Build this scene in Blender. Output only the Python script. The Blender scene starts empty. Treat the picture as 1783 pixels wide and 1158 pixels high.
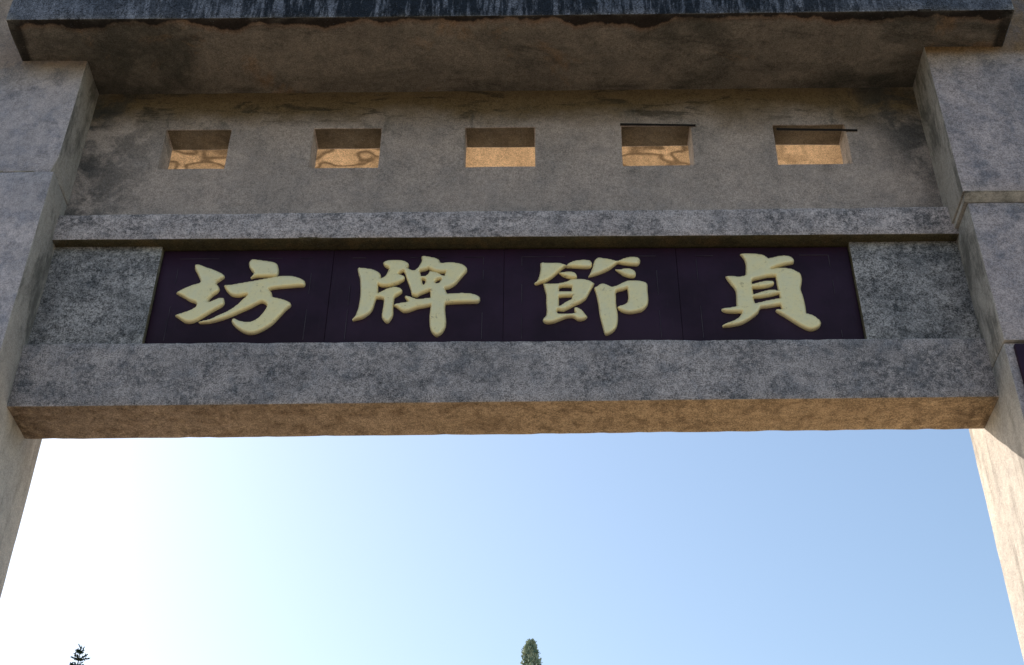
import bpy, bmesh, math, random
from mathutils import Vector, Matrix, noise
from mathutils.geometry import delaunay_2d_cdt
random.seed(7)
sc = bpy.context.scene
C = sc.collection

# ------------------------------------------------------------------ camera
cam_d = bpy.data.cameras.new('camera')
cam = bpy.data.objects.new('camera', cam_d)
C.objects.link(cam)
sc.camera = cam
cam_d.sensor_width = 36.0
cam_d.lens = 47.41
cam_d.clip_end = 2000.0
_F = Vector((-0.02058755, 0.79373147, 0.60791982))
_R = Vector((0.99977446, 0.01951488, 0.00837829))
_U = Vector((0.00521337, -0.6079552, 0.79395421))
cam.matrix_world = Matrix(((_R.x, _U.x, -_F.x, 0.180), (_R.y, _U.y, -_F.y, -4.936),
                           (_R.z, _U.z, -_F.z, 1.600), (0, 0, 0, 1)))

# ------------------------------------------------------------------ sky and sun
SUN_EL = math.radians(33.6)
SUN_AZ = math.radians(-53.0)          # from +Y (straight ahead) towards the left
world = bpy.data.worlds.new('World')
sc.world = world
world.use_nodes = True
wn = world.node_tree.nodes
bg = wn['Background']
sky = wn.new('ShaderNodeTexSky')
sky.sky_type = 'NISHITA'
sky.sun_disc = False
sky.sun_elevation = SUN_EL
sky.sun_rotation = SUN_AZ
sky.air_density = 1.35
sky.dust_density = 1.6
sky.ozone_density = 1.8
world.node_tree.links.new(sky.outputs[0], bg.inputs[0])
bg.inputs[1].default_value = 0.125
sun_d = bpy.data.lights.new('sun', 'SUN')
sun_d.energy = 4.1
sun_d.angle = math.radians(0.5)
sun_d.color = (1.0, 0.90, 0.77)
sun = bpy.data.objects.new('sun', sun_d)
C.objects.link(sun)
_tosun = Vector((math.sin(SUN_AZ) * math.cos(SUN_EL), math.cos(SUN_AZ) * math.cos(SUN_EL), math.sin(SUN_EL)))
sun.rotation_euler = _tosun.to_track_quat('Z', 'Y').to_euler()
sc.view_settings.view_transform = 'Standard'
sc.view_settings.look = 'None'
sc.view_settings.exposure = 0.7
sc.view_settings.gamma = 1.0
sc.view_settings.use_curve_mapping = False

GLYPHS = {
  'fang': [
    [(-1496,5847),(-1489,5851),(-1474,5850),(-1439,5833),(-1404,5819),(-1364,5798),(-1345,5782),(-1343,5771),(-1354,5758),(-1375,5737),(-1376,5729),(-1362,5713),(-1356,5697),(-1361,5679),(-1381,5658),(-1394,5640),(-1400,5625),(-1399,5618),(-1391,5617),(-1368,5630),(-1346,5641),(-1329,5640),(-1323,5627),(-1321,5609),(-1331,5591),(-1367,5563),(-1406,5530),(-1435,5505),(-1457,5494),(-1481,5493),(-1498,5500),(-1525,5521),(-1544,5536),(-1540,5540),(-1510,5552),(-1476,5569),(-1457,5584),(-1452,5597),(-1455,5608),(-1463,5615),(-1485,5623),(-1516,5644),(-1544,5662),(-1561,5674),(-1551,5683),(-1522,5704),(-1488,5722),(-1461,5732),(-1454,5742),(-1458,5756),(-1476,5791),(-1493,5823)],
    [(-1234,5861),(-1228,5877),(-1214,5881),(-1167,5874),(-1112,5862),(-1095,5849),(-1085,5820),(-1084,5790),(-1094,5774),(-1135,5772),(-1184,5771),(-1200,5768),(-1211,5763),(-1215,5767),(-1207,5780),(-1203,5796),(-1218,5815),(-1231,5839)],
    [(-1336,5715),(-1330,5720),(-1300,5722),(-1252,5733),(-1193,5746),(-1133,5761),(-1081,5772),(-1037,5775),(-1003,5771),(-969,5757),(-949,5741),(-946,5723),(-952,5712),(-981,5710),(-1029,5705),(-1077,5700),(-1109,5693),(-1118,5688),(-1107,5680),(-1099,5664),(-1095,5648),(-1078,5640),(-1045,5631),(-1015,5617),(-1002,5604),(-1002,5591),(-1022,5566),(-1049,5523),(-1076,5482),(-1105,5455),(-1134,5435),(-1161,5425),(-1189,5427),(-1219,5443),(-1250,5469),(-1269,5494),(-1271,5508),(-1264,5515),(-1254,5514),(-1238,5504),(-1209,5496),(-1182,5496),(-1159,5508),(-1138,5533),(-1122,5564),(-1115,5587),(-1120,5602),(-1140,5613),(-1159,5605),(-1192,5582),(-1230,5559),(-1267,5537),(-1304,5517),(-1342,5502),(-1381,5492),(-1420,5491),(-1427,5496),(-1414,5501),(-1376,5512),(-1339,5535),(-1302,5557),(-1266,5590),(-1238,5626),(-1216,5660),(-1226,5658),(-1254,5651),(-1274,5651),(-1296,5660),(-1320,5686),(-1330,5702)],
  ],
  'pai': [
    [(-700,5819),(-696,5826),(-671,5822),(-634,5815),(-605,5802),(-589,5786),(-584,5770),(-585,5756),(-577,5760),(-562,5773),(-553,5799),(-548,5819),(-559,5827),(-572,5838),(-579,5854),(-568,5866),(-539,5871),(-506,5871),(-477,5866),(-458,5852),(-453,5838),(-460,5822),(-441,5809),(-425,5806),(-409,5822),(-396,5851),(-392,5868),(-395,5892),(-390,5897),(-359,5892),(-326,5883),(-307,5870),(-302,5853),(-287,5851),(-255,5855),(-218,5850),(-189,5839),(-172,5820),(-170,5801),(-183,5780),(-202,5751),(-222,5720),(-249,5697),(-273,5689),(-266,5676),(-260,5658),(-228,5660),(-187,5663),(-147,5659),(-119,5649),(-103,5633),(-106,5613),(-117,5605),(-166,5604),(-226,5602),(-266,5598),(-267,5573),(-263,5532),(-259,5492),(-262,5457),(-275,5427),(-294,5408),(-305,5409),(-322,5427),(-333,5457),(-338,5502),(-338,5543),(-335,5589),(-361,5581),(-400,5571),(-432,5556),(-455,5550),(-472,5557),(-493,5577),(-510,5590),(-510,5595),(-486,5603),(-451,5610),(-443,5613),(-453,5626),(-461,5641),(-460,5648),(-440,5644),(-411,5630),(-399,5626),(-371,5630),(-339,5634),(-341,5656),(-343,5679),(-365,5669),(-389,5656),(-404,5645),(-416,5647),(-429,5656),(-437,5688),(-449,5724),(-461,5761),(-471,5793),(-478,5801),(-491,5793),(-501,5782),(-484,5776),(-472,5769),(-468,5759),(-474,5743),(-498,5725),(-529,5712),(-561,5707),(-582,5710),(-594,5720),(-593,5699),(-591,5665),(-572,5678),(-544,5695),(-517,5702),(-492,5698),(-477,5685),(-477,5672),(-490,5657),(-509,5641),(-512,5621),(-513,5575),(-511,5539),(-517,5514),(-531,5489),(-541,5489),(-558,5509),(-564,5529),(-562,5565),(-560,5606),(-561,5629),(-577,5634),(-597,5633),(-603,5606),(-610,5570),(-626,5540),(-653,5517),(-680,5507),(-697,5502),(-702,5508),(-689,5530),(-680,5566),(-676,5612),(-675,5658),(-679,5710),(-685,5758),(-696,5795)],
    [(-398,5801),(-372,5808),(-356,5818),(-351,5813),(-322,5797),(-293,5792),(-273,5794),(-278,5770),(-286,5771),(-314,5792),(-351,5799),(-358,5782),(-370,5770),(-390,5769)],
    [(-386,5751),(-373,5747),(-368,5740),(-371,5719),(-377,5714),(-382,5729)],
    [(-320,5736),(-308,5747),(-292,5751),(-299,5731),(-313,5722),(-320,5726)],
  ],
  'jie': [
    [(184,5844),(190,5849),(229,5847),(270,5847),(295,5840),(311,5832),(327,5848),(352,5860),(385,5865),(422,5862),(434,5845),(431,5823),(416,5815),(376,5816),(343,5819),(315,5820),(307,5825),(294,5814),(269,5787),(241,5756),(208,5730),(184,5722),(164,5714),(155,5721),(170,5738),(180,5772),(185,5809)],
    [(274,5786),(294,5788),(326,5791),(351,5784),(360,5763),(356,5752),(338,5749),(314,5755),(290,5769)],
    [(450,5866),(467,5879),(488,5875),(524,5868),(556,5857),(582,5870),(615,5881),(656,5879),(667,5864),(665,5845),(653,5831),(621,5832),(584,5838),(560,5844),(543,5830),(514,5804),(472,5780),(435,5765),(415,5760),(424,5781),(437,5818),(442,5845)],
    [(546,5805),(567,5802),(591,5809),(623,5805),(639,5792),(643,5771),(636,5758),(617,5755),(589,5766),(566,5785)],
    [(198,5719),(232,5716),(273,5719),(309,5729),(330,5742),(358,5745),(390,5743),(422,5733),(442,5717),(433,5697),(416,5660),(399,5624),(375,5602),(343,5584),(314,5564),(290,5553),(267,5556),(261,5549),(266,5536),(298,5533),(338,5536),(350,5537),(343,5558),(346,5573),(358,5571),(378,5556),(393,5533),(403,5515),(392,5502),(373,5495),(357,5498),(337,5513),(306,5511),(274,5496),(246,5483),(218,5479),(204,5484),(195,5496),(199,5509),(209,5521),(213,5554),(211,5605),(211,5652),(204,5688)],
    [(274,5695),(301,5699),(334,5697),(332,5669),(300,5669),(274,5669)],
    [(272,5635),(300,5638),(334,5640),(331,5622),(307,5607),(283,5587),(271,5579)],
    [(441,5689),(454,5699),(470,5713),(490,5714),(510,5704),(526,5696),(550,5704),(579,5722),(604,5732),(640,5733),(676,5727),(694,5713),(694,5669),(695,5627),(691,5592),(680,5569),(659,5549),(627,5539),(599,5536),(572,5544),(553,5559),(547,5572),(558,5580),(578,5587),(594,5602),(600,5628),(600,5659),(598,5688),(578,5677),(545,5665),(542,5629),(542,5577),(547,5527),(545,5486),(537,5452),(520,5427),(496,5410),(486,5410),(479,5427),(471,5472),(462,5527),(458,5583),(452,5634),(445,5671)],
  ],
  'zhen': [
    [(1154,5897),(1183,5900),(1224,5897),(1260,5890),(1275,5881),(1286,5867),(1315,5875),(1345,5883),(1373,5884),(1397,5875),(1409,5858),(1405,5839),(1392,5834),(1359,5826),(1321,5813),(1291,5799),(1320,5805),(1356,5806),(1392,5798),(1414,5784),(1429,5770),(1433,5741),(1428,5710),(1420,5674),(1425,5637),(1428,5602),(1429,5561),(1428,5528),(1450,5520),(1471,5505),(1488,5480),(1487,5463),(1475,5445),(1450,5431),(1431,5430),(1409,5441),(1380,5463),(1352,5488),(1323,5514),(1298,5534),(1288,5547),(1292,5554),(1308,5552),(1318,5552),(1314,5577),(1311,5579),(1278,5572),(1246,5566),(1218,5561),(1205,5537),(1185,5515),(1155,5490),(1118,5468),(1078,5457),(1034,5453),(1031,5461),(1052,5473),(1089,5490),(1114,5510),(1126,5530),(1130,5537),(1093,5537),(1058,5539),(1039,5548),(1035,5559),(1052,5562),(1084,5567),(1108,5573),(1109,5604),(1112,5645),(1110,5676),(1094,5707),(1079,5736),(1072,5757),(1105,5757),(1133,5754),(1164,5762),(1172,5796),(1175,5839),(1168,5871)],
    [(1196,5730),(1233,5743),(1270,5753),(1310,5755),(1311,5711),(1314,5664),(1299,5670),(1265,5669),(1232,5659),(1193,5644),(1192,5683),(1227,5684),(1263,5690),(1290,5700),(1298,5713),(1295,5724),(1267,5727),(1230,5719),(1193,5706)],
    [(1190,5624),(1221,5626),(1261,5633),(1294,5642),(1315,5649),(1317,5620),(1283,5613),(1242,5603),(1195,5589)],
  ],
}
# ------------------------------------------------------------------ materials
class NT:
    def __init__(s, name):
        s.m = bpy.data.materials.new(name); s.m.use_nodes = True
        s.t = s.m.node_tree; s.bsdf = s.t.nodes['Principled BSDF']
        s.co = s.n('ShaderNodeTexCoord').outputs['Object']
    def n(s, k, **kw):
        x = s.t.nodes.new(k)
        for a, b in kw.items(): setattr(x, a, b)
        return x
    def lk(s, a, b): s.t.links.new(a, b)
    def val(s, sock, v):
        if hasattr(v, 'node'): s.lk(v, sock)
        elif isinstance(v, (tuple, list)) and len(v) == 3 and sock.type == 'RGBA': sock.default_value = (*v, 1)
        else: sock.default_value = v
    def noise(s, scale, detail=4, rough=.6, dist=0, off=(0, 0, 0), stretch=(1, 1, 1)):
        mp = s.n('ShaderNodeMapping'); s.lk(s.co, mp.inputs[0])
        mp.inputs['Location'].default_value = off; mp.inputs['Scale'].default_value = stretch
        x = s.n('ShaderNodeTexNoise'); s.lk(mp.outputs[0], x.inputs['Vector'])
        x.inputs['Scale'].default_value = scale; x.inputs['Detail'].default_value = detail
        x.inputs['Roughness'].default_value = rough; x.inputs['Distortion'].default_value = dist
        return x.outputs[0]
    def voro(s, scale, feature='F1'):
        x = s.n('ShaderNodeTexVoronoi', feature=feature); s.lk(s.co, x.inputs['Vector'])
        x.inputs['Scale'].default_value = scale
        return x
    def math(s, op, a, b=0.0, c=None, clamp=False):
        x = s.n('ShaderNodeMath', operation=op, use_clamp=clamp)
        s.val(x.inputs[0], a); s.val(x.inputs[1], b)
        if c is not None: s.val(x.inputs[2], c)
        return x.outputs[0]
    def ramp(s, v, a, b, lo=0.0, hi=1.0, smooth=True):
        x = s.n('ShaderNodeMapRange', clamp=True)
        if smooth: x.interpolation_type = 'SMOOTHSTEP'
        s.val(x.inputs[0], v); s.val(x.inputs[1], a); s.val(x.inputs[2], b); s.val(x.inputs[3], lo); s.val(x.inputs[4], hi)
        return x.outputs[0]
    def mix(s, f, a, b, mode='MIX'):
        x = s.n('ShaderNodeMix', data_type='RGBA', blend_type=mode)
        s.val(x.inputs[0], f); s.val(x.inputs[6], a); s.val(x.inputs[7], b)
        return x.outputs[2]
    def xyz(s):
        x = s.n('ShaderNodeSeparateXYZ'); s.lk(s.co, x.inputs[0]); return x.outputs
    def bump(s, h, strength=.3, dist=.004):
        x = s.n('ShaderNodeBump'); x.inputs['Strength'].default_value = strength
        x.inputs['Distance'].default_value = dist; s.lk(h, x.inputs['Height'])
        s.lk(x.outputs[0], s.bsdf.inputs['Normal'])
    def out(s, col, rough=.9, spec=.25):
        s.val(s.bsdf.inputs['Base Color'], col); s.val(s.bsdf.inputs['Roughness'], rough)
        s.bsdf.inputs['Specular IOR Level'].default_value = spec
        return s.m

def stone(name, light, dark, patch, speck=.55, off=(0, 0, 0), patch_amt=.5, grain=95, extra=None, bump=.35, clouds=(.35,.7)):
    """washed granite-chip render: grains, soft clouds, blotches of a second tone"""
    s = NT(name)
    g1 = s.noise(grain * 1.7, 2, .6, off=off)
    g2 = s.noise(grain * .5, 3, .75, off=off)
    g3 = s.noise(15, 5, .75, off=off)
    cl = s.noise(2.6, 6, .62, .3, off=off)
    cl2 = s.noise(9.0, 5, .65, .2, off=(off[0] + 5, off[1], off[2]))
    base = s.mix(s.ramp(cl, clouds[0], clouds[1]), light, dark)
    base = s.mix(s.math('MULTIPLY', s.ramp(cl2, .46, .68), patch_amt), base, patch)
    if extra: base = extra(s, base)
    geo = s.n('ShaderNodeNewGeometry')
    wear = s.math('MULTIPLY', s.ramp(geo.outputs['Pointiness'], .515, .60), s.ramp(s.noise(7, 4, .7, off=off), .38, .6))
    base = s.mix(s.math('MULTIPLY', wear, .4), base, (.62, .57, .50))
    k = s.math('ADD', s.math('MULTIPLY', g1, .50), s.math('ADD', s.math('MULTIPLY', g2, .28), s.math('MULTIPLY', g3, .22)))
    spk = s.ramp(k, .40, .60, 1 - speck, 1 + speck * 1.15, smooth=False)
    cc = s.n('ShaderNodeCombineXYZ'); 
    for i in range(3): s.lk(spk, cc.inputs[i])
    col = s.mix(1.0, base, cc.outputs[0], 'MULTIPLY')
    # scattered pale mineral chips and dark pits
    vo = s.voro(95)
    chip = s.math('MULTIPLY', s.ramp(vo.outputs['Distance'], .10, .22, 1, 0), s.ramp(s.noise(40, 1, .5, off=off), .56, .66))
    col = s.mix(s.math('MULTIPLY', chip, .35), col, (.42, .42, .44))
    h = s.math('ADD', k, s.math('MULTIPLY', cl2, .6))
    s.bump(h, bump, .006)
    return s.out(col)

def x_drips(s, base):            # black rain streaks down the roof edge
    st = s.noise(24, 5, .75, off=(3, 0, 0), stretch=(1.0, 1.0, .12))
    st2 = s.noise(3.0, 3, .6, off=(9, 0, 0), stretch=(1, 1, .1))
    x, y, z = s.xyz()
    mid = s.ramp(s.math('ABSOLUTE', s.math('SUBTRACT', x, .1)), 1.2, 2.6, 1.0, .25)
    f = s.math('MULTIPLY', s.ramp(s.math('ADD', st, s.math('MULTIPLY', st2, .5)), .64, .78), mid)
    return s.mix(f, base, (.012, .016, .024))

def x_edge_stain(s, base):       # wavy black tide mark that creeps in from the roof's drip edges
    x, y, z = s.xyz()
    w = s.noise(1.9, 2, .5, off=(0, 0, 40), stretch=(1, .02, 1))
    w2 = s.noise(7.0, 3, .6, off=(4, 0, 0), stretch=(1, .25, 1))
    w4 = s.noise(26, 4, .7, off=(4, 5, 0), stretch=(1, .5, 1))
    width = s.math('ADD', s.math('MULTIPLY', s.ramp(w, .45, .72), .055), s.math('ADD', s.math('MULTIPLY', s.ramp(w2, .3, .7), .035), s.math('MULTIPLY', w4, .010)))
    d = s.math('SUBTRACT', s.math('ADD', y, .486), width)                # front edge at y=-.486
    f = s.ramp(d, -.002, .014, 1, 0)
    rim = s.math('MULTIPLY', s.ramp(d, .0, .05, 1, 0), .55)
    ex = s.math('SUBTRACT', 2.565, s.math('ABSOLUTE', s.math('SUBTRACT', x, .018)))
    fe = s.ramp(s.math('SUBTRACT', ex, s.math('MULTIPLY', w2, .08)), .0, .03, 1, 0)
    base = s.mix(rim, base, (.20, .095, .045))
    blot = s.ramp(s.noise(4.5, 6, .7, .8, off=(1, 7, 0), stretch=(.55, 1.6, 1)), .50, .72)
    base = s.mix(s.math('MULTIPLY', blot, .6), base, (.050, .042, .034))
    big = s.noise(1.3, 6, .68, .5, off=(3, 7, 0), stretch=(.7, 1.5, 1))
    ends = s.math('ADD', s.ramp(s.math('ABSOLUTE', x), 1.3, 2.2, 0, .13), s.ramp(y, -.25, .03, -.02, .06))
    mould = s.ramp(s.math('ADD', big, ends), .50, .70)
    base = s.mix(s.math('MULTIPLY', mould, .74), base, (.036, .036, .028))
    rust = s.ramp(s.noise(2.6, 5, .7, .6, off=(11, 1, 0)), .56, .72)
    base = s.mix(s.math('MULTIPLY', rust, .5), base, (.30, .17, .08))
    base = s.mix(s.math('MULTIPLY', f, .93), base, (.010, .008, .007))
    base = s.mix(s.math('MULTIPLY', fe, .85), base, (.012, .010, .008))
    # curling mineral tide lines on the rear half, whose pale base paints in bounced sunlight
    base = s.mix(s.ramp(y, .05, .16), base, s.mix(s.ramp(w2, .3, .7), (.70, .51, .34), (.56, .40, .26)))
    c1 = s.noise(6.0, 0, .5, .5, off=(2.5, .3, 0), stretch=(1, 1.5, 1))
    soft = s.noise(18, 4, .7)
    wid = s.math('ADD', .03, s.math('MULTIPLY', soft, .16))
    ln = s.ramp(s.math('ABSOLUTE', s.math('SUBTRACT', c1, .50)), s.math('MULTIPLY', wid, .1), wid, 1, 0)
    gate = s.math('MULTIPLY', s.ramp(s.math('ABSOLUTE', s.math('ADD', x, .02)), .25, .5), s.ramp(y, .30, .36))
    gate = s.math('MULTIPLY', gate, s.ramp(x, 1.2, 1.7, 1, .35))
    base = s.mix(s.math('MULTIPLY', s.math('MULTIPLY', ln, gate), .8), base, (.11, .075, .045))
    fill = s.math('MULTIPLY', s.ramp(c1, .50, .60), gate)
    return s.mix(s.math('MULTIPLY', fill, .35), base, (.26, .19, .12))

def x_frieze(s, base):           # ochre seepage and mildew under the eave joint
    x, y, z = s.xyz()
    n1 = s.noise(2.4, 4, .6, off=(0, 2, 0), stretch=(1, 1, 1.4))
    t = s.math('ADD', z, s.math('MULTIPLY', s.math('SUBTRACT', n1, .5), .38))
    f = s.ramp(t, 6.70, 6.95)
    base = s.mix(s.math('MULTIPLY', f, .90), base, (.130, .084, .034))
    n2 = s.noise(6.0, 5, .7, .5, off=(6, 0, 0), stretch=(.5, 1, 2.2))
    f2 = s.math('MULTIPLY', s.ramp(n2, .52, .64), s.ramp(z, 6.76, 6.86))
    base = s.mix(s.math('MULTIPLY', f2, .7), base, (.03, .026, .02))
    n6 = s.noise(8, 5, .72, .3, off=(1, 0, 4), stretch=(1, 1, .55))
    fx = s.math('ABSOLUTE', s.math('SUBTRACT', s.math('FRACT', s.math('DIVIDE', s.math('ADD', x, 2.005), .8018)), .5))
    near = s.math('MULTIPLY', s.ramp(fx, .20, .34, 1, 0), s.math('MULTIPLY', s.ramp(z, 6.36, 6.5), s.ramp(z, 6.82, 6.95, 1, 0)))
    base = s.mix(s.math('MULTIPLY', s.math('MULTIPLY', near, s.ramp(n6, .50, .64)), .6), base, (.08, .075, .066))
    # dark mildew patches in the two ends, mostly the left
    n3 = s.noise(4.2, 5, .68, .4, off=(0, 0, 11))
    el = s.math('MULTIPLY', s.ramp(x, -2.2, -1.62, 1, 0), s.ramp(n3, .42, .60))
    er = s.math('MULTIPLY', s.ramp(s.math('ADD', x, s.math('MULTIPLY', s.math('SUBTRACT', z, 6.5), .45)), 1.85, 2.2, 0, 1), s.ramp(n3, .38, .56))
    base = s.mix(s.math('MULTIPLY', s.math('MAXIMUM', el, er), .8), base, (.036, .038, .04))
    return base

def x_pillar_top(s, base):       # warm clean stone under the eave, grey lower down
    x, y, z = s.xyz()
    n1 = s.noise(3.0, 4, .6, off=(0, 2, 5))
    t = s.math('ADD', z, s.math('MULTIPLY', s.math('SUBTRACT', n1, .5), .3))
    f = s.ramp(t, 6.80, 6.98)
    base = s.mix(s.math('MULTIPLY', f, .5), base, (.33, .245, .16))
    f = s.math('MULTIPLY', s.ramp(s.math('ADD', z, s.math('MULTIPLY', n1, .08)), 6.99, 7.06), s.ramp(x, -2.2, 2.2, .35, .9))
    base = s.mix(f, base, (.22, .125, .05))
    n2 = s.noise(7.0, 6, .75, .4, off=(2, 8, 0), stretch=(1, 1, 1))
    base = s.mix(s.math('MULTIPLY', s.ramp(n2, .50, .66), .45), base, (.10, .105, .13))
    n5 = s.noise(1.5, 5, .65, .3, off=(3, 3, 3), stretch=(1, 1, .6))
    return s.mix(s.math('MULTIPLY', s.ramp(n5, .46, .66), .4), base, (.15, .15, .17))

def x_streaks(s, base):          # vertical run-off on the pillar cheeks
    n1 = s.noise(16, 4, .65, off=(0, 1, 0), stretch=(1, 1, .09))
    n2 = s.noise(2.2, 4, .6, off=(0, 9, 0), stretch=(1, 1, .5))
    f = s.math('MULTIPLY', s.ramp(n1, .46, .68), s.ramp(n2, .42, .6))
    x, y, z = s.xyz()
    hi = s.ramp(z, 4.7, 5.3)
    base = s.mix(s.math('MULTIPLY', f, .5), base, (.10, .095, .085))
    n3 = s.noise(3.6, 6, .72, .5, off=(4, 4, 0), stretch=(1, 1, .45))
    n4 = s.noise(9, 5, .7, .3, off=(1, 4, 7), stretch=(1, 1, .3))
    base = s.mix(s.math('MULTIPLY', hi, .12), base, (.16, .145, .12))
    g = s.math('MULTIPLY', s.ramp(s.math('ADD', s.math('MULTIPLY', n3, .6), s.math('MULTIPLY', n4, .4)), .47, .60), hi)
    return s.mix(s.math('MULTIPLY', g, .72), base, (.065, .063, .055))

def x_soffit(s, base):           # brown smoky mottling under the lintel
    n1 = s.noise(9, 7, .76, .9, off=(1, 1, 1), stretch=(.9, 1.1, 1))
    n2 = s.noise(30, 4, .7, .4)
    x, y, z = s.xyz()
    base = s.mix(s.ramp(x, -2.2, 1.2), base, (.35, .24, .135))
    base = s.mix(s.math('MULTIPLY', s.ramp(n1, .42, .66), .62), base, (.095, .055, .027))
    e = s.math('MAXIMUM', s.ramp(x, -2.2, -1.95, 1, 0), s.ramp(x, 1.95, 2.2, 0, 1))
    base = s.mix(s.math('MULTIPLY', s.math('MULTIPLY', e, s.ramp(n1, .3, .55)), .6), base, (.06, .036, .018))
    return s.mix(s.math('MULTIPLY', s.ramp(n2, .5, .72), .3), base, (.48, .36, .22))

def x_black(s, base):
    n1 = s.noise(5.5, 7, .75, .3, off=(3, 3, 3))
    n2 = s.noise(38, 4, .8)
    f = s.math('MULTIPLY', s.ramp(n1, .42, .62), s.ramp(n2, .40, .60))
    return s.mix(s.math('MULTIPLY', f, .75), base, (.028, .034, .040))

GREY, DGREY, BLUE = (.39, .335, .325), (.26, .228, .226), (.15, .15, .168)
M = {}
def x_smut(s, base):             # soot-dark blotches made of fine specks
    n1 = s.noise(5.5, 7, .80, .3, off=(2, 3, 3)); n2 = s.noise(34, 4, .8)
    f = s.math('MULTIPLY', s.ramp(n1, .44, .60), s.ramp(n2, .42, .56))
    return s.mix(s.math('MULTIPLY', f, .68), base, (.055, .058, .066))
M['lintel'] = stone('lintel_stone', GREY, DGREY, BLUE, .60, patch_amt=.6, extra=x_smut)
M['band'] = stone('band_stone', (.47, .40, .39), (.35, .30, .296), (.19, .18, .19), .55, off=(7, 0, 0), extra=x_smut)
M['panel'] = stone('panel_stone', (.34, .31, .305), (.18, .172, .176), (.075, .075, .083), .72, off=(3, 2, 1), extra=x_black)
M['frieze'] = stone('frieze_stone', (.42, .332, .286), (.33, .268, .236), (.24, .206, .195), .34, off=(1, 5, 2), patch_amt=.4, extra=x_frieze)
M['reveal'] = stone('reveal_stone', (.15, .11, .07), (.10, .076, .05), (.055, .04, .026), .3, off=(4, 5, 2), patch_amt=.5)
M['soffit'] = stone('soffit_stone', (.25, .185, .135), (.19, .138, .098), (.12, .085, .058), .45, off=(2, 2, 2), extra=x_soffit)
M['moss'] = stone('mossy_stone', (.085, .07, .035), (.055, .047, .026), (.13, .085, .035), .4, off=(2, 6, 2), patch_amt=.5)  # shade painted as dark stone on undersides and around the board recess
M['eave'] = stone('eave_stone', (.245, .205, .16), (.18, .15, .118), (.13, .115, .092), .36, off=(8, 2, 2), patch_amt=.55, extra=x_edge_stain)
M['fascia'] = stone('fascia_stone', (.17, .175, .21), (.09, .098, .125), (.03, .038, .055), .8, off=(5, 2, 2), extra=x_drips)
M['pillar'] = stone('pillar_stone', (.53, .45, .45), (.42, .365, .375), (.27, .257, .295), .30, off=(9, 1, 2), patch_amt=.7, extra=x_pillar_top, bump=.5)
M['pillar_worn'] = stone('pillar_worn_stone', (.44, .362, .355), (.35, .296, .30), (.20, .188, .21), .38, off=(15, 3, 2), patch_amt=.75, extra=x_pillar_top, bump=.5)
M['cheek'] = stone('cheek_stone', (.47, .42, .375), (.40, .36, .325), (.33, .30, .28), .22, off=(9, 6, 2), patch_amt=.5, extra=x_streaks, bump=.25)
M['rear'] = stone('clean_rear_stone', (.68, .56, .42), (.60, .49, .36), (.50, .40, .29), .12, off=(9, 9, 2), patch_amt=.4)  # unseen rear faces painted pale to throw sunlight up under the eave

def lacquer():
    s = NT('board_lacquer')
    g = s.noise(60, 4, .6, stretch=(1, 1, .12)); c = s.noise(3.2, 4, .6)
    x, y, z = s.xyz()
    col = s.mix(s.ramp(c, .3, .7), (.030, .0095, .026), (.017, .006, .016))
    col = s.mix(s.math('MULTIPLY', s.ramp(g, .55, .75), .3), col, (.030, .018, .028))
    s.bump(g, .08, .002)
    return s.out(col, s.ramp(c, .3, .7,   .55, .7), .22)
M['lacquer'] = lacquer()
def gilt():
    s = NT('gold_paint')
    c = s.noise(9, 5, .65); g = s.noise(60, 4, .7); d = s.noise(26, 5, .7, .4, off=(2, 2, 2))
    col = s.mix(s.ramp(c, .35, .68), (1.0, .81, .42), (.92, .78, .46))
    col = s.mix(s.math('MULTIPLY', s.ramp(g, .52, .72), .35), col, (.62, .50, .27))
    col = s.mix(s.math('MULTIPLY', s.ramp(d, .60, .70), .55), col, (.34, .27, .16))
    s.bump(s.math('ADD', c, s.math('MULTIPLY', g, .4)), .22, .005)
    s.bsdf.inputs['Metallic'].default_value = .3
    return s.out(col, s.ramp(d, .4, .7, .40, .62), .5)
M['gilt'] = gilt()
def plain(name, a, b, sc_, rough=.9, bump=.3):
    s = NT(name); c = s.noise(sc_, 6, .65)
    s.bump(s.noise(sc_ * 8, 4, .6), bump, .01)
    return s.out(s.mix(s.ramp(c, .35, .65), a, b), rough)
M['line'] = plain('worn_line', (.075, .058, .07), (.028, .018, .028), 6, .6)
M['iron'] = plain('black_iron', (.014, .011, .010), (.008, .007, .007), 30, .7)
M['bark'] = plain('bark', (.09, .06, .04), (.05, .036, .026), 6)
def leaf(name, a, b, sc_):
    s = NT(name); c = s.noise(sc_, 3, .6)
    m = s.out(s.mix(s.ramp(c, .35, .65), a, b), .7)
    return m
M['fir'] = leaf('fir_needles', (.030, .052, .034), (.055, .085, .050), 3)
M['cypress'] = leaf('cypress_foliage', (.52, .55, .40), (.18, .26, .20), 5)
M['paving'] = plain('pale_paving', (.50, .43, .34), (.43, .37, .29), .8)
M['worn_paving'] = plain('worn_paving', (.21, .18, .145), (.17, .147, .12), .9)
M['grass'] = plain('dry_grass', (.10, .12, .05), (.15, .15, .07), .3)

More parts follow.
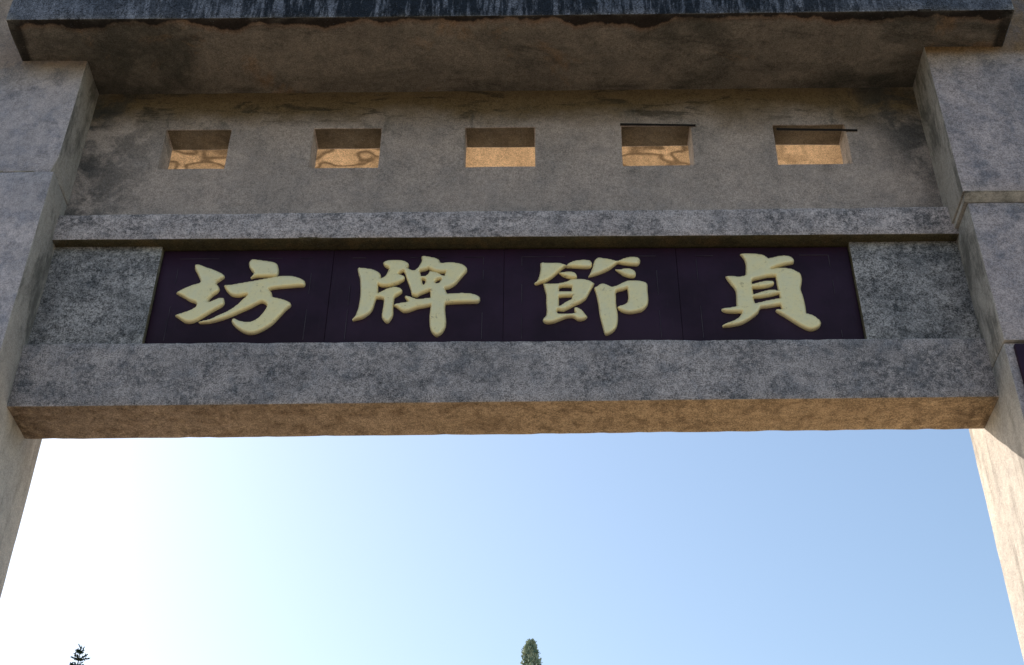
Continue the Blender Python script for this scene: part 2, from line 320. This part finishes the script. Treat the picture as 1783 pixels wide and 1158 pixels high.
# ------------------------------------------------------------------ helpers
def tag(o, **kw):
    for k, v in kw.items(): o[k] = v
    return o
def empty(name, loc, label, cat, group=None):
    o = bpy.data.objects.new(name, None); C.objects.link(o); o.location = loc
    o.empty_display_size = .2
    tag(o, label=label, category=cat)
    if group: o['group'] = group
    return o
def link(name, me, mats, parent=None):
    o = bpy.data.objects.new(name, me); C.objects.link(o)
    for m in mats: me.materials.append(m)
    if parent:
        o.parent = parent
        o.matrix_parent_inverse = Matrix.Translation(-Vector(parent.location))
    return o
def from_bm(name, bm, mats, parent=None, smooth=False):
    me = bpy.data.meshes.new(name); bm.to_mesh(me); bm.free()
    if smooth:
        for p in me.polygons: p.use_smooth = True
    return link(name, me, mats, parent)

def block(name, x0, x1, y0, y1, z0, z1, mats, parent, step=.11, bev=.007, wob=.0022, warp=None, matf=None, seed=0):
    """a dressed stone: gridded box, chipped soft edges, slightly uneven faces"""
    bm = bmesh.new()
    bmesh.ops.create_cube(bm, size=1)
    for v in bm.verts:
        v.co = Vector((x0 + (v.co.x + .5) * (x1 - x0), y0 + (v.co.y + .5) * (y1 - y0), z0 + (v.co.z + .5) * (z1 - z0)))
    bmesh.ops.bevel(bm, geom=list(bm.edges), offset=bev, segments=2, profile=.6, affect='EDGES')
    for ax, a, b in ((0, x0, x1), (1, y0, y1), (2, z0, z1)):
        n = max(1, int((b - a) / step))
        for i in range(1, n):
            co = Vector((0, 0, 0)); co[ax] = a + (b - a) * i / n
            no = Vector((0, 0, 0)); no[ax] = 1
            bmesh.ops.bisect_plane(bm, geom=bm.verts[:] + bm.edges[:] + bm.faces[:], plane_co=co, plane_no=no)
    bm.normal_update()
    norms = {v: v.normal.copy() for v in bm.verts}
    for v in bm.verts:
        p = v.co * 2.7 + Vector((seed, seed * 2, 0))
        q = v.co * 11 + Vector((seed, 0, seed))
        n = norms[v]
        edge = sum(1 for c in n if abs(c) > .25) > 1
        d = noise.noise(p) * wob + noise.noise(q) * wob * .6
        if edge: d -= max(0, noise.noise(v.co * 17 + Vector((seed, 3, 1)))) * bev * .8
        v.co += n * d
        if warp: v.co = warp(v.co)
    if matf:
        bm.normal_update()
        for f in bm.faces: f.material_index = matf(f.normal, f.calc_center_median())
    o = from_bm(name, bm, mats, parent)
    for p in o.data.polygons: p.use_smooth = True
    try: o.data.set_sharp_from_angle(angle=math.radians(40))
    except Exception: pass
    return o

# ------------------------------------------------------------------ ground
def sheet(name, x0, x1, y0, y1, z, m, n=1):
    bm = bmesh.new()
    bmesh.ops.create_grid(bm, x_segments=n, y_segments=n, size=1)
    for v in bm.verts: v.co = Vector(((x0 + x1) / 2 + v.co.x * (x1 - x0) / 2, (y0 + y1) / 2 + v.co.y * (y1 - y0) / 2, z))
    return tag(from_bm(name, bm, [m]), kind='structure')
sheet('ground', -900, 900, -900, 900, -.004, M['grass'])
sheet('road', -30, 30, -40, .2, 0, M['worn_paving'])  # unseen; darker tone set to weaken the bounce onto the front
sheet('plaza', -14, 14, .24, 28, 0, M['paving'])  # unseen; pale tone set to bounce sunlight up behind the gate

# ------------------------------------------------------------------ the archway
gate = empty('stone_archway', (0, 0, 0), 'tall grey stone memorial archway with square pillars, lintels and five openings under its flat roof', 'archway')

def mf_front(n, c):           # 0 face, 1 underside
    if n.y > .6: return 2
    return 1 if n.z < -.6 else 0
def mf_pillar(n, c):          # 0 front and back, 1 cheeks and undersides
    return 1 if (abs(n.x) > .6 or n.z < -.35) else 0
PM = [M['pillar'], M['cheek']]
# left pillar: shaft and top stone, the joint a little chipped
lp = block('pillar', -2.86, -2.202, -.2055, .4567, 0, 6.2325, PM, gate, matf=mf_pillar, seed=2, bev=.007, wob=.0035)
def chip(co):
    if co.z < 6.34 and co.x > -2.27 and co.y < -.15:
        k = max(0, 1 - (co.z - 6.233) / .10) + .5 * noise.noise(co * 25)
        co = Vector((co.x - .028 * max(0, k), co.y + .008 * max(0, k), co.z))
    return co
block('pillar_block', -2.86, -2.197, -.2067, .4567, 6.2335, 7.75, PM, lp, matf=mf_pillar, seed=3, bev=.006, wob=.0035, step=.05, warp=chip)
block('pillar_cap', -2.93, -2.13, -.28, .53, 7.752, 7.93, PM, lp, matf=mf_pillar, seed=4)
PW = [M['pillar_worn'], M['cheek']]
# right pillar: its top stone stands proud of the ones below
rp = block('pillar', 2.206, 2.86, -.186, .4567, 0, 5.168, PW, gate, matf=mf_pillar, seed=5, bev=.012, wob=.003)
block('pillar_block', 2.206, 2.862, -.203, .4567, 5.170, 5.985, PW, rp, matf=mf_pillar, seed=6, bev=.010, wob=.003)
def splay(co):                # splayed underside of the top stone
    if co.z < 6.03:
        k = (6.03 - co.z) / .03 if co.z > 6.0 else 1
    return co
tb = block('pillar_block', 2.180, 2.862, -.247, .4567, 6.016, 7.75, PW, rp, matf=mf_pillar, seed=7, bev=.006, wob=.003)
bm = bmesh.new()              # splay course between the two
pr = [(-.243, 6.0145), (-.2045, 5.9865), (.40, 5.9865), (.40, 6.0145)]
va = [bm.verts.new((2.190, y, z)) for y, z in pr]; vb = [bm.verts.new((2.858, y, z)) for y, z in pr]
bm.faces.new(va); bm.faces.new(vb[::-1])
for i in range(4): bm.faces.new((va[i], vb[i], vb[(i + 1) % 4], va[(i + 1) % 4]))
bmesh.ops.recalc_face_normals(bm, faces=bm.faces)
from_bm('splay_course', bm, [M['cheek']], rp)
block('pillar_cap', 2.13, 2.93, -.30, .53, 7.752, 7.93, PM, rp, matf=mf_pillar, seed=8)

# lintel, flanking panels, band, frieze
def tilt_lintel(co):
    t = (co.x + 2.2) / 4.4
    k = 1 - (co.z - 4.985) / .35
    return Vector((co.x, co.y - .012 * t * (1 if co.y > .1 else 0), co.z + k * (-.006 + .032 * max(0, t - .05)) + (1 - k) * (-.003 + .006 * t)))
block('lintel', -2.206, 2.210, 0, .272, 4.985, 5.333, [M['lintel'], M['soffit'], M['rear']], gate, matf=mf_front, seed=10, bev=.008, wob=.003, step=.045, warp=tilt_lintel)
SM = [M['panel'], M['moss'], M['rear']]
def mf_side(n, c): return 2 if n.y > .6 else 1 if abs(n.x) > .6 else 0
block('wall_panel', -2.206, -1.668, .034, .20, 5.328, 5.956, SM, gate, matf=mf_side, seed=11, bev=.005, wob=.002)
block('wall_panel', 1.684, 2.208, .034, .20, 5.332, 5.956, SM, gate, matf=mf_side, seed=12, bev=.005, wob=.002)
block('backing_wall', -1.670, 1.686, .098, .202, 5.326, 5.958, [M['moss'], M['moss'], M['rear']], gate, matf=mf_side, seed=13, bev=.003)  # dark face paints in the shadow gap above the board
def tilt_band(co):
    t = (co.x + 2.2) / 4.4
    return Vector((co.x, co.y, co.z + (.014 * t if co.z > 6.03 else .001 * t)))
block('band', -2.206, 2.206, -.021, .19, 5.950, 6.114, [M['band'], M['moss'], M['rear']], gate, matf=mf_front, seed=14, bev=.007, wob=.003, step=.045, warp=tilt_band)

# frieze wall with five square openings, their reveals real
HX = [(-1.785, -1.440), (-1.004, -.646), (-.206, .163), (.611, .975), (1.403, 1.778)]
HZ = (6.474, 6.762)
def frieze():
    x0, x1, z0, z1, y0, y1 = -2.206, 2.2, 6.108, 7.045, .029, .181
    cuts = [x0, x1]; 
    for a, b in HX: cuts += [a, b]
    xs = set(cuts)
    k = x0
    while k < x1: 
        if min(abs(k - c) for c in cuts) > .03: xs.add(k)
        k += .1
    xs = sorted(xs)
    zs = sorted(set([z0, 6.2, 6.3, 6.39, HZ[0], 6.57, 6.67, HZ[1], 6.85, 6.95, z1]))
    def hole(i, k):
        cx, cz = (xs[i] + xs[i + 1]) / 2, (zs[k] + zs[k + 1]) / 2
        return HZ[0] < cz < HZ[1] and any(a < cx < b for a, b in HX)
    bm = bmesh.new()
    nx, nz = len(xs), len(zs)
    vf = {}
    def V(i, k, s):
        key = (i, k, s)
        if key not in vf:
            p = Vector((xs[i], (y0, y1)[s], zs[k]))
            w = noise.noise(Vector((p.x * 3, s * 9, p.z * 3))) * .003
            q = Vector((noise.noise(p * 9), 0, noise.noise(p * 9 + Vector((4, 4, 4))))) * .004
            vf[key] = bm.verts.new(p + q + Vector((0, w, 0)))
        return vf[key]
    for i in range(nx - 1):
        for k in range(nz - 1):
            if hole(i, k): continue
            bm.faces.new((V(i, k, 0), V(i + 1, k, 0), V(i + 1, k + 1, 0), V(i, k + 1, 0)))
            bm.faces.new((V(i, k, 1), V(i, k + 1, 1), V(i + 1, k + 1, 1), V(i + 1, k, 1))).material_index = 2
            for (di, dk, a, b) in ((-1, 0, (i, k), (i, k + 1)), (1, 0, (i + 1, k + 1), (i + 1, k)),
                                   (0, -1, (i + 1, k), (i, k)), (0, 1, (i, k + 1), (i + 1, k + 1))):
                ii, kk = i + di, k + dk
                if ii < 0 or kk < 0 or ii >= nx - 1 or kk >= nz - 1 or hole(ii, kk):
                    f = bm.faces.new((V(*a, 0), V(*b, 0), V(*b, 1), V(*a, 1))); f.material_index = 1 if di == 0 else 0
    bmesh.ops.recalc_face_normals(bm, faces=bm.faces)
    es = [e for e in bm.edges if len(e.link_faces) == 2 and e.calc_face_angle(0) > 1.0]
    bmesh.ops.bevel(bm, geom=es, offset=.005, segments=2, profile=.6, affect='EDGES')
    return from_bm('frieze_wall', bm, [M['frieze'], M['reveal'], M['rear']], gate)
frieze()
for (xa, za, xb, zb) in ((.607, 6.768, 1.000, 6.756), (1.418, 6.722, 1.835, 6.710)):   # thin dark bars across two of the openings
    bm = bmesh.new()
    d = Vector((xb - xa, 0, zb - za))
    mtx = Matrix.Translation(((xa + xb) / 2, .022, (za + zb) / 2)) @ d.to_track_quat('Z', 'Y').to_matrix().to_4x4()
    bmesh.ops.create_cone(bm, cap_ends=True, segments=10, radius1=.0065, radius2=.0055, depth=d.length, matrix=mtx)
    o = from_bm('iron_bar', bm, [M['iron']], gate); o['label'] = 'thin black iron bar across the top of an opening'

# roof slab (three courses seen from below as one projecting eave)
def mf_slab(n, c): return 0 if n.z < -.6 else 1
def sag(co): return Vector((co.x, co.y, co.z - .006 * math.cos(co.x / 2.57 * math.pi / 2) if co.y < -.3 else co.z))
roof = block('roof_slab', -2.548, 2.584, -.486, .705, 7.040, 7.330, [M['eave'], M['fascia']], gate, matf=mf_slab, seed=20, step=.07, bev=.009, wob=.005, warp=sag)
block('roof_course', -2.42, 2.46, -.36, .58, 7.331, 7.50, [M['eave'], M['fascia']], roof, matf=mf_slab, seed=21)
block('roof_ridge', -2.42, 2.46, -.10, .32, 7.502, 7.72, [M['eave'], M['fascia']], roof, matf=mf_slab, seed=22)

# ------------------------------------------------------------------ name board
board = empty('name_board', (0, .07, 5.374), 'long dark purple board with four raised gold characters set between the stone lintels', 'sign')
seams = [(-1.664, -.826), (-.8245, .0075), (.009, .8435), (.845, 1.679)]
def bz(x): return 5.345, 5.943
for k, (a, b) in enumerate(seams):
    p = block('board_panel', a, b, .070 + .0007 * (k % 2), .096, 5.334, 5.947, [M['lacquer']], board, seed=30 + k, bev=.0018, wob=.0006, step=.2)
    bm = bmesh.new()          # thin scored border line standing a hair proud
    ix0, ix1, iz0, iz1 = a + .085 + .008 * (k % 2), b - .098, 5.395, 5.896
    rng = random.Random(k)
    def strip(xa, xb, za, zb):
        bmesh.ops.create_cube(bm, size=1, matrix=Matrix.Translation(((xa + xb) / 2, .0696, (za + zb) / 2)) @ Matrix.Diagonal((xb - xa, .0030, zb - za, 1)))
    def run(a_, b_, mk):
        t = a_
        while t < b_:
            L = rng.uniform(.04, .22); g = rng.uniform(.03, .25)
            mk(t, min(b_, t + L)); t += L + g
    run(ix0, ix1, lambda s_, e_: strip(s_, e_, iz1 - .002, iz1))
    run(iz0, iz1, lambda s_, e_: strip(ix1 - .0022, ix1, s_, e_))
    run(iz0, iz1, lambda s_, e_: strip(ix0, ix0 + .0022, s_, e_))
    o = from_bm('border_line', bm, [M['line']], p); o['kind'] = 'stuff'

def inside(pt, loops):
    x, z = pt; c = False
    for L in loops:
        n = len(L); j = n - 1
        for i in range(n):
            xi, zi = L[i]; xj, zj = L[j]
            if (zi > z) != (zj > z) and x < (xj - xi) * (z - zi) / (zj - zi) + xi: c = not c
            j = i
    return c
def smooth_loop(L, step=.0055):
    """Catmull-Rom through the brush outline; sharp tips kept sharp"""
    n = len(L); out = []
    def corner(i):
        a, b, c = Vector(L[i - 1]), Vector(L[i]), Vector(L[(i + 1) % n])
        u, v = (b - a), (c - b)
        return u.length > 1e-6 and v.length > 1e-6 and u.angle(v) > 1.15
    tang = []
    for i in range(n):
        a, b, c = Vector(L[i - 1]), Vector(L[i]), Vector(L[(i + 1) % n])
        tang.append(Vector((0, 0)) if corner(i) else (c - a) * .5)
    for i in range(n):
        p0, p1 = Vector(L[i]), Vector(L[(i + 1) % n]); d = (p1 - p0).length
        t0, t1 = tang[i], tang[(i + 1) % n]
        if t0.length > d: t0 = t0.normalized() * d
        if t1.length > d: t1 = t1.normalized() * d
        m = max(1, int(round(d / step)))
        for k in range(m):
            t = k / m; t2, t3 = t * t, t * t * t
            q = p0 * (2 * t3 - 3 * t2 + 1) + t0 * (t3 - 2 * t2 + t) + p1 * (-2 * t3 + 3 * t2) + t1 * (t3 - t2)
            out.append((q.x, q.y))
    return out
def glyph(name, raw, label, grid=.0062, R=.014, H=.0105, base=.010, yb=.0705):
    loops = [smooth_loop([(x / 1000, z / 1000) for x, z in L]) for L in raw]
    verts, edges = [], []
    for L in loops:
        s0 = len(verts); verts += [Vector(p) for p in L]
        edges += [(s0 + i, s0 + (i + 1) % len(L)) for i in range(len(L))]
    nb = len(verts)
    segs = [(verts[a], verts[b] - verts[a]) for a, b in edges]
    mids = [(v.x, v.y) for v in verts]
    def dist(p):
        best = 9
        for a, d in segs:
            ax, az = p[0] - a.x, p[1] - a.y
            if ax * ax + az * az > .0025 and best < .04: continue
            L2 = d.x * d.x + d.y * d.y
            t = 0 if L2 == 0 else min(1, max(0, (ax * d.x + az * d.y) / L2))
            e = math.hypot(ax - t * d.x, az - t * d.y)
            if e < best: best = e
        return best
    xs = [v.x for v in verts]; zs = [v.y for v in verts]
    dd = [0.0] * nb
    z = min(zs); r = 0
    while z < max(zs):
        x = min(xs) + (grid / 2 if r % 2 else 0)
        while x < max(xs):
            if inside((x, z), loops):
                d = dist((x, z))
                if d > .0022: verts.append(Vector((x, z))); dd.append(d)
            x += grid
        z += grid * .87; r += 1
    cv, ce, cf, ov, oe, of = delaunay_2d_cdt(verts, edges, [], 0, 1e-6)
    bm = bmesh.new()
    dmap = []
    for i, v in enumerate(cv):
        o = ov[i]
        dmap.append(min(dd[j] for j in o) if o else dist((v.x, v.y)))
    top = []
    for v, d in zip(cv, dmap):
        t = min(1, d / R); h = H * math.sqrt(max(0, 1 - (1 - t) ** 2))
        top.append(bm.verts.new((v.x, yb - base - h, v.y)))
    bot = {}
    for f in cf:
        c = ((cv[f[0]].x + cv[f[1]].x + cv[f[2]].x) / 3, (cv[f[0]].y + cv[f[1]].y + cv[f[2]].y) / 3)
        if inside(c, loops): bm.faces.new([top[i] for i in f])
    bm.normal_update()
    for e in [e for e in bm.edges if len(e.link_faces) == 1]:
        q = []
        for v in e.verts:
            if v not in bot: bot[v] = bm.verts.new((v.co.x, yb + .002, v.co.z))
            q.append(bot[v])
        bm.faces.new((e.verts[0], e.verts[1], q[1], q[0]))
    for v in [v for v in bm.verts if not v.link_faces]: bm.verts.remove(v)
    bmesh.ops.recalc_face_normals(bm, faces=bm.faces)
    o = from_bm(name, bm, [M['gilt']], board, smooth=True)
    o['label'] = label
    return o
glyph('character', GLYPHS['fang'], 'raised gold character 坊 at the left end of the board')
glyph('character', GLYPHS['pai'], 'raised gold character 牌, second from the left')
glyph('character', GLYPHS['jie'], 'raised gold character 節, third from the left')
glyph('character', GLYPHS['zhen'], 'raised gold character 貞 at the right end of the board')

board.location.y -= .013; board.location.z -= .008      # board sits almost flush with the flanking stones

# ------------------------------------------------------------------ couplet board on the right pillar
cb = empty('couplet_board', (2.44, -.21, 2.2), 'narrow dark board hung upright on the front of the right pillar', 'sign')
block('board_panel', 2.243, 2.70, -.212, -.190, 2.2, 5.143, [M['lacquer']], cb, seed=40, bev=.002, wob=.0006, step=.3)
block('hanging_bracket', 2.44, 2.50, -.2145, -.186, 5.1435, 5.160, [M['line']], cb, seed=41, bev=.001, wob=0)

# ------------------------------------------------------------------ trees
def crown_mesh(name, tufts, mat, parent, seed, leafy=.12, n=7, droop=0, spread=.35):
    """tufts: (centre, direction, length) -> many small pointed sprays"""
    rng = random.Random(seed); bm = bmesh.new()
    for c, d, L, w in tufts:
        for k in range(n):
            dd = (d + Vector((rng.gauss(0, .5), rng.gauss(0, .5), rng.gauss(0, .35) - droop))).normalized()
            side = dd.cross(Vector((rng.gauss(0, 1), rng.gauss(0, 1), rng.gauss(0, 1)))).normalized()
            s = c + Vector((rng.gauss(0, 1), rng.gauss(0, 1), rng.gauss(0, .6))) * L * spread
            l = L * rng.uniform(.6, 1.2); ww = w * rng.uniform(.6, 1.3)
            a = bm.verts.new(s - side * ww * .5); b = bm.verts.new(s + side * ww * .5)
            e = bm.verts.new(s + dd * l); m1 = bm.verts.new(s + dd * l * .5 + side * ww * .8 + Vector((0, 0, ww * .3)))
            bm.faces.new((a, b, m1, e))
    return from_bm(name, bm, [mat], parent)
def trunk_mesh(pts, name, parent, sides=8):
    bm = bmesh.new(); rings = []
    for p, r in pts:
        rings.append([bm.verts.new((p[0] + r * math.cos(t * 2 * math.pi / sides), p[1] + r * math.sin(t * 2 * math.pi / sides), p[2])) for t in range(sides)])
    for A, B in zip(rings, rings[1:]):
        for i in range(sides): bm.faces.new((A[i], A[(i + 1) % sides], B[(i + 1) % sides], B[i]))
    bm.faces.new(rings[-1])
    return from_bm(name, bm, [M['bark']], parent, smooth=True)

def fir(x, y, H):
    t = empty('fir_tree', (x, y, 0), 'dark fir tree with a thin tiered top against the white sky, left of the plaza', 'tree')
    rng = random.Random(5)
    trunk_mesh([((x, y, 0), .30), ((x + .05, y, H * .4), .2), ((x, y, H * .8), .08), ((x, y, H), .010)], 'trunk', t)
    tufts = []; limbs = bmesh.new()
    z = H - .02
    tufts.append((Vector((x, y, z - .06)), Vector((0, 0, 1)), .14, .04))
    tier = 0
    zz = H - .20
    while zz > H * .18:
        down = H - zz
        R = min(3.4, down * .42 + .10 * math.sin(tier * 2.1))
        nb = 6 + tier if tier < 5 else 12
        a0 = rng.uniform(0, 6.28)
        for k in range(nb):
            a = a0 + k * 2 * math.pi / nb + rng.gauss(0, .12)
            RR = R * rng.uniform(.6, 1.15)
            up = .42 if tier < 6 else .05
            tip = Vector((x + RR * math.cos(a), y + RR * math.sin(a), zz + RR * up * rng.uniform(.4, 1.2)))
            root = Vector((x, y, zz - .03))
            d = (tip - root)
            side = Vector((-math.sin(a), math.cos(a), 0)) * (.010 + .006 * RR)
            up_v = Vector((0, 0, .012 + .006 * RR))
            q = [limbs.verts.new(root + side), limbs.verts.new(root - side), limbs.verts.new(tip - side * .3), limbs.verts.new(tip + side * .3)]
            limbs.faces.new(q)
            q = [limbs.verts.new(root + up_v), limbs.verts.new(root - up_v), limbs.verts.new(tip - up_v * .3), limbs.verts.new(tip + up_v * .3)]
            limbs.faces.new(q)
            m = max(3, int(RR / .06)) if tier < 6 else max(2, int(RR / .16))
            for j in range(1, m + 1):
                                tufts.append((root + d * (j / m), Vector((math.cos(a), math.sin(a), .25)), .07 + .04 * min(3, RR), .022 + .02 * min(3, RR)))
        zz -= .235 + .022 * tier; tier += 1
        zz = zz
    from_bm('limbs', limbs, [M['bark']], t)
    crown_mesh('crown', tufts, M['fir'], t, 3, n=12, spread=.24)
def cypress(x, y, H):
    t = empty('cypress_tree', (x, y, 0), 'narrow pointed grey green cypress tree whose tip shows low in the middle of the gateway', 'tree')
    rng = random.Random(9)
    trunk_mesh([((x, y, 0), .28), ((x, y, H * .5), .18), ((x, y, H * .97), .03)], 'trunk', t)
    tufts = []
    N = 5200
    for i in range(N):
        u = rng.random() ** (1.0)
        down = .02 + (H * .93) * (u ** 1.6)
        R = min(2.0, .04 + .33 * down ** .84)
        lump = 1 + .25 * noise.noise(Vector((down * 2.0, rng.random() * .1, 0)))
        a = rng.uniform(0, 6.28)
        lump *= 1 + .75 * noise.noise(Vector((math.cos(a) * 1.6, math.sin(a) * 1.6, down * 1.9)))
        rr = R * lump * math.sqrt(rng.uniform(.15, 1))
        tufts.append((Vector((x + rr * math.cos(a), y + rr * math.sin(a), H - down)), Vector((math.cos(a) * .45, math.sin(a) * .45, 1)), .09 + .05 * min(1, down / 4), .03 + .03 * min(1, down / 5)))
    crown_mesh('crown', tufts, M['cypress'], t, 4, n=5)
fir(-14.50, 35.064, 19.70)
cypress(-.142, 35.064, 19.84)
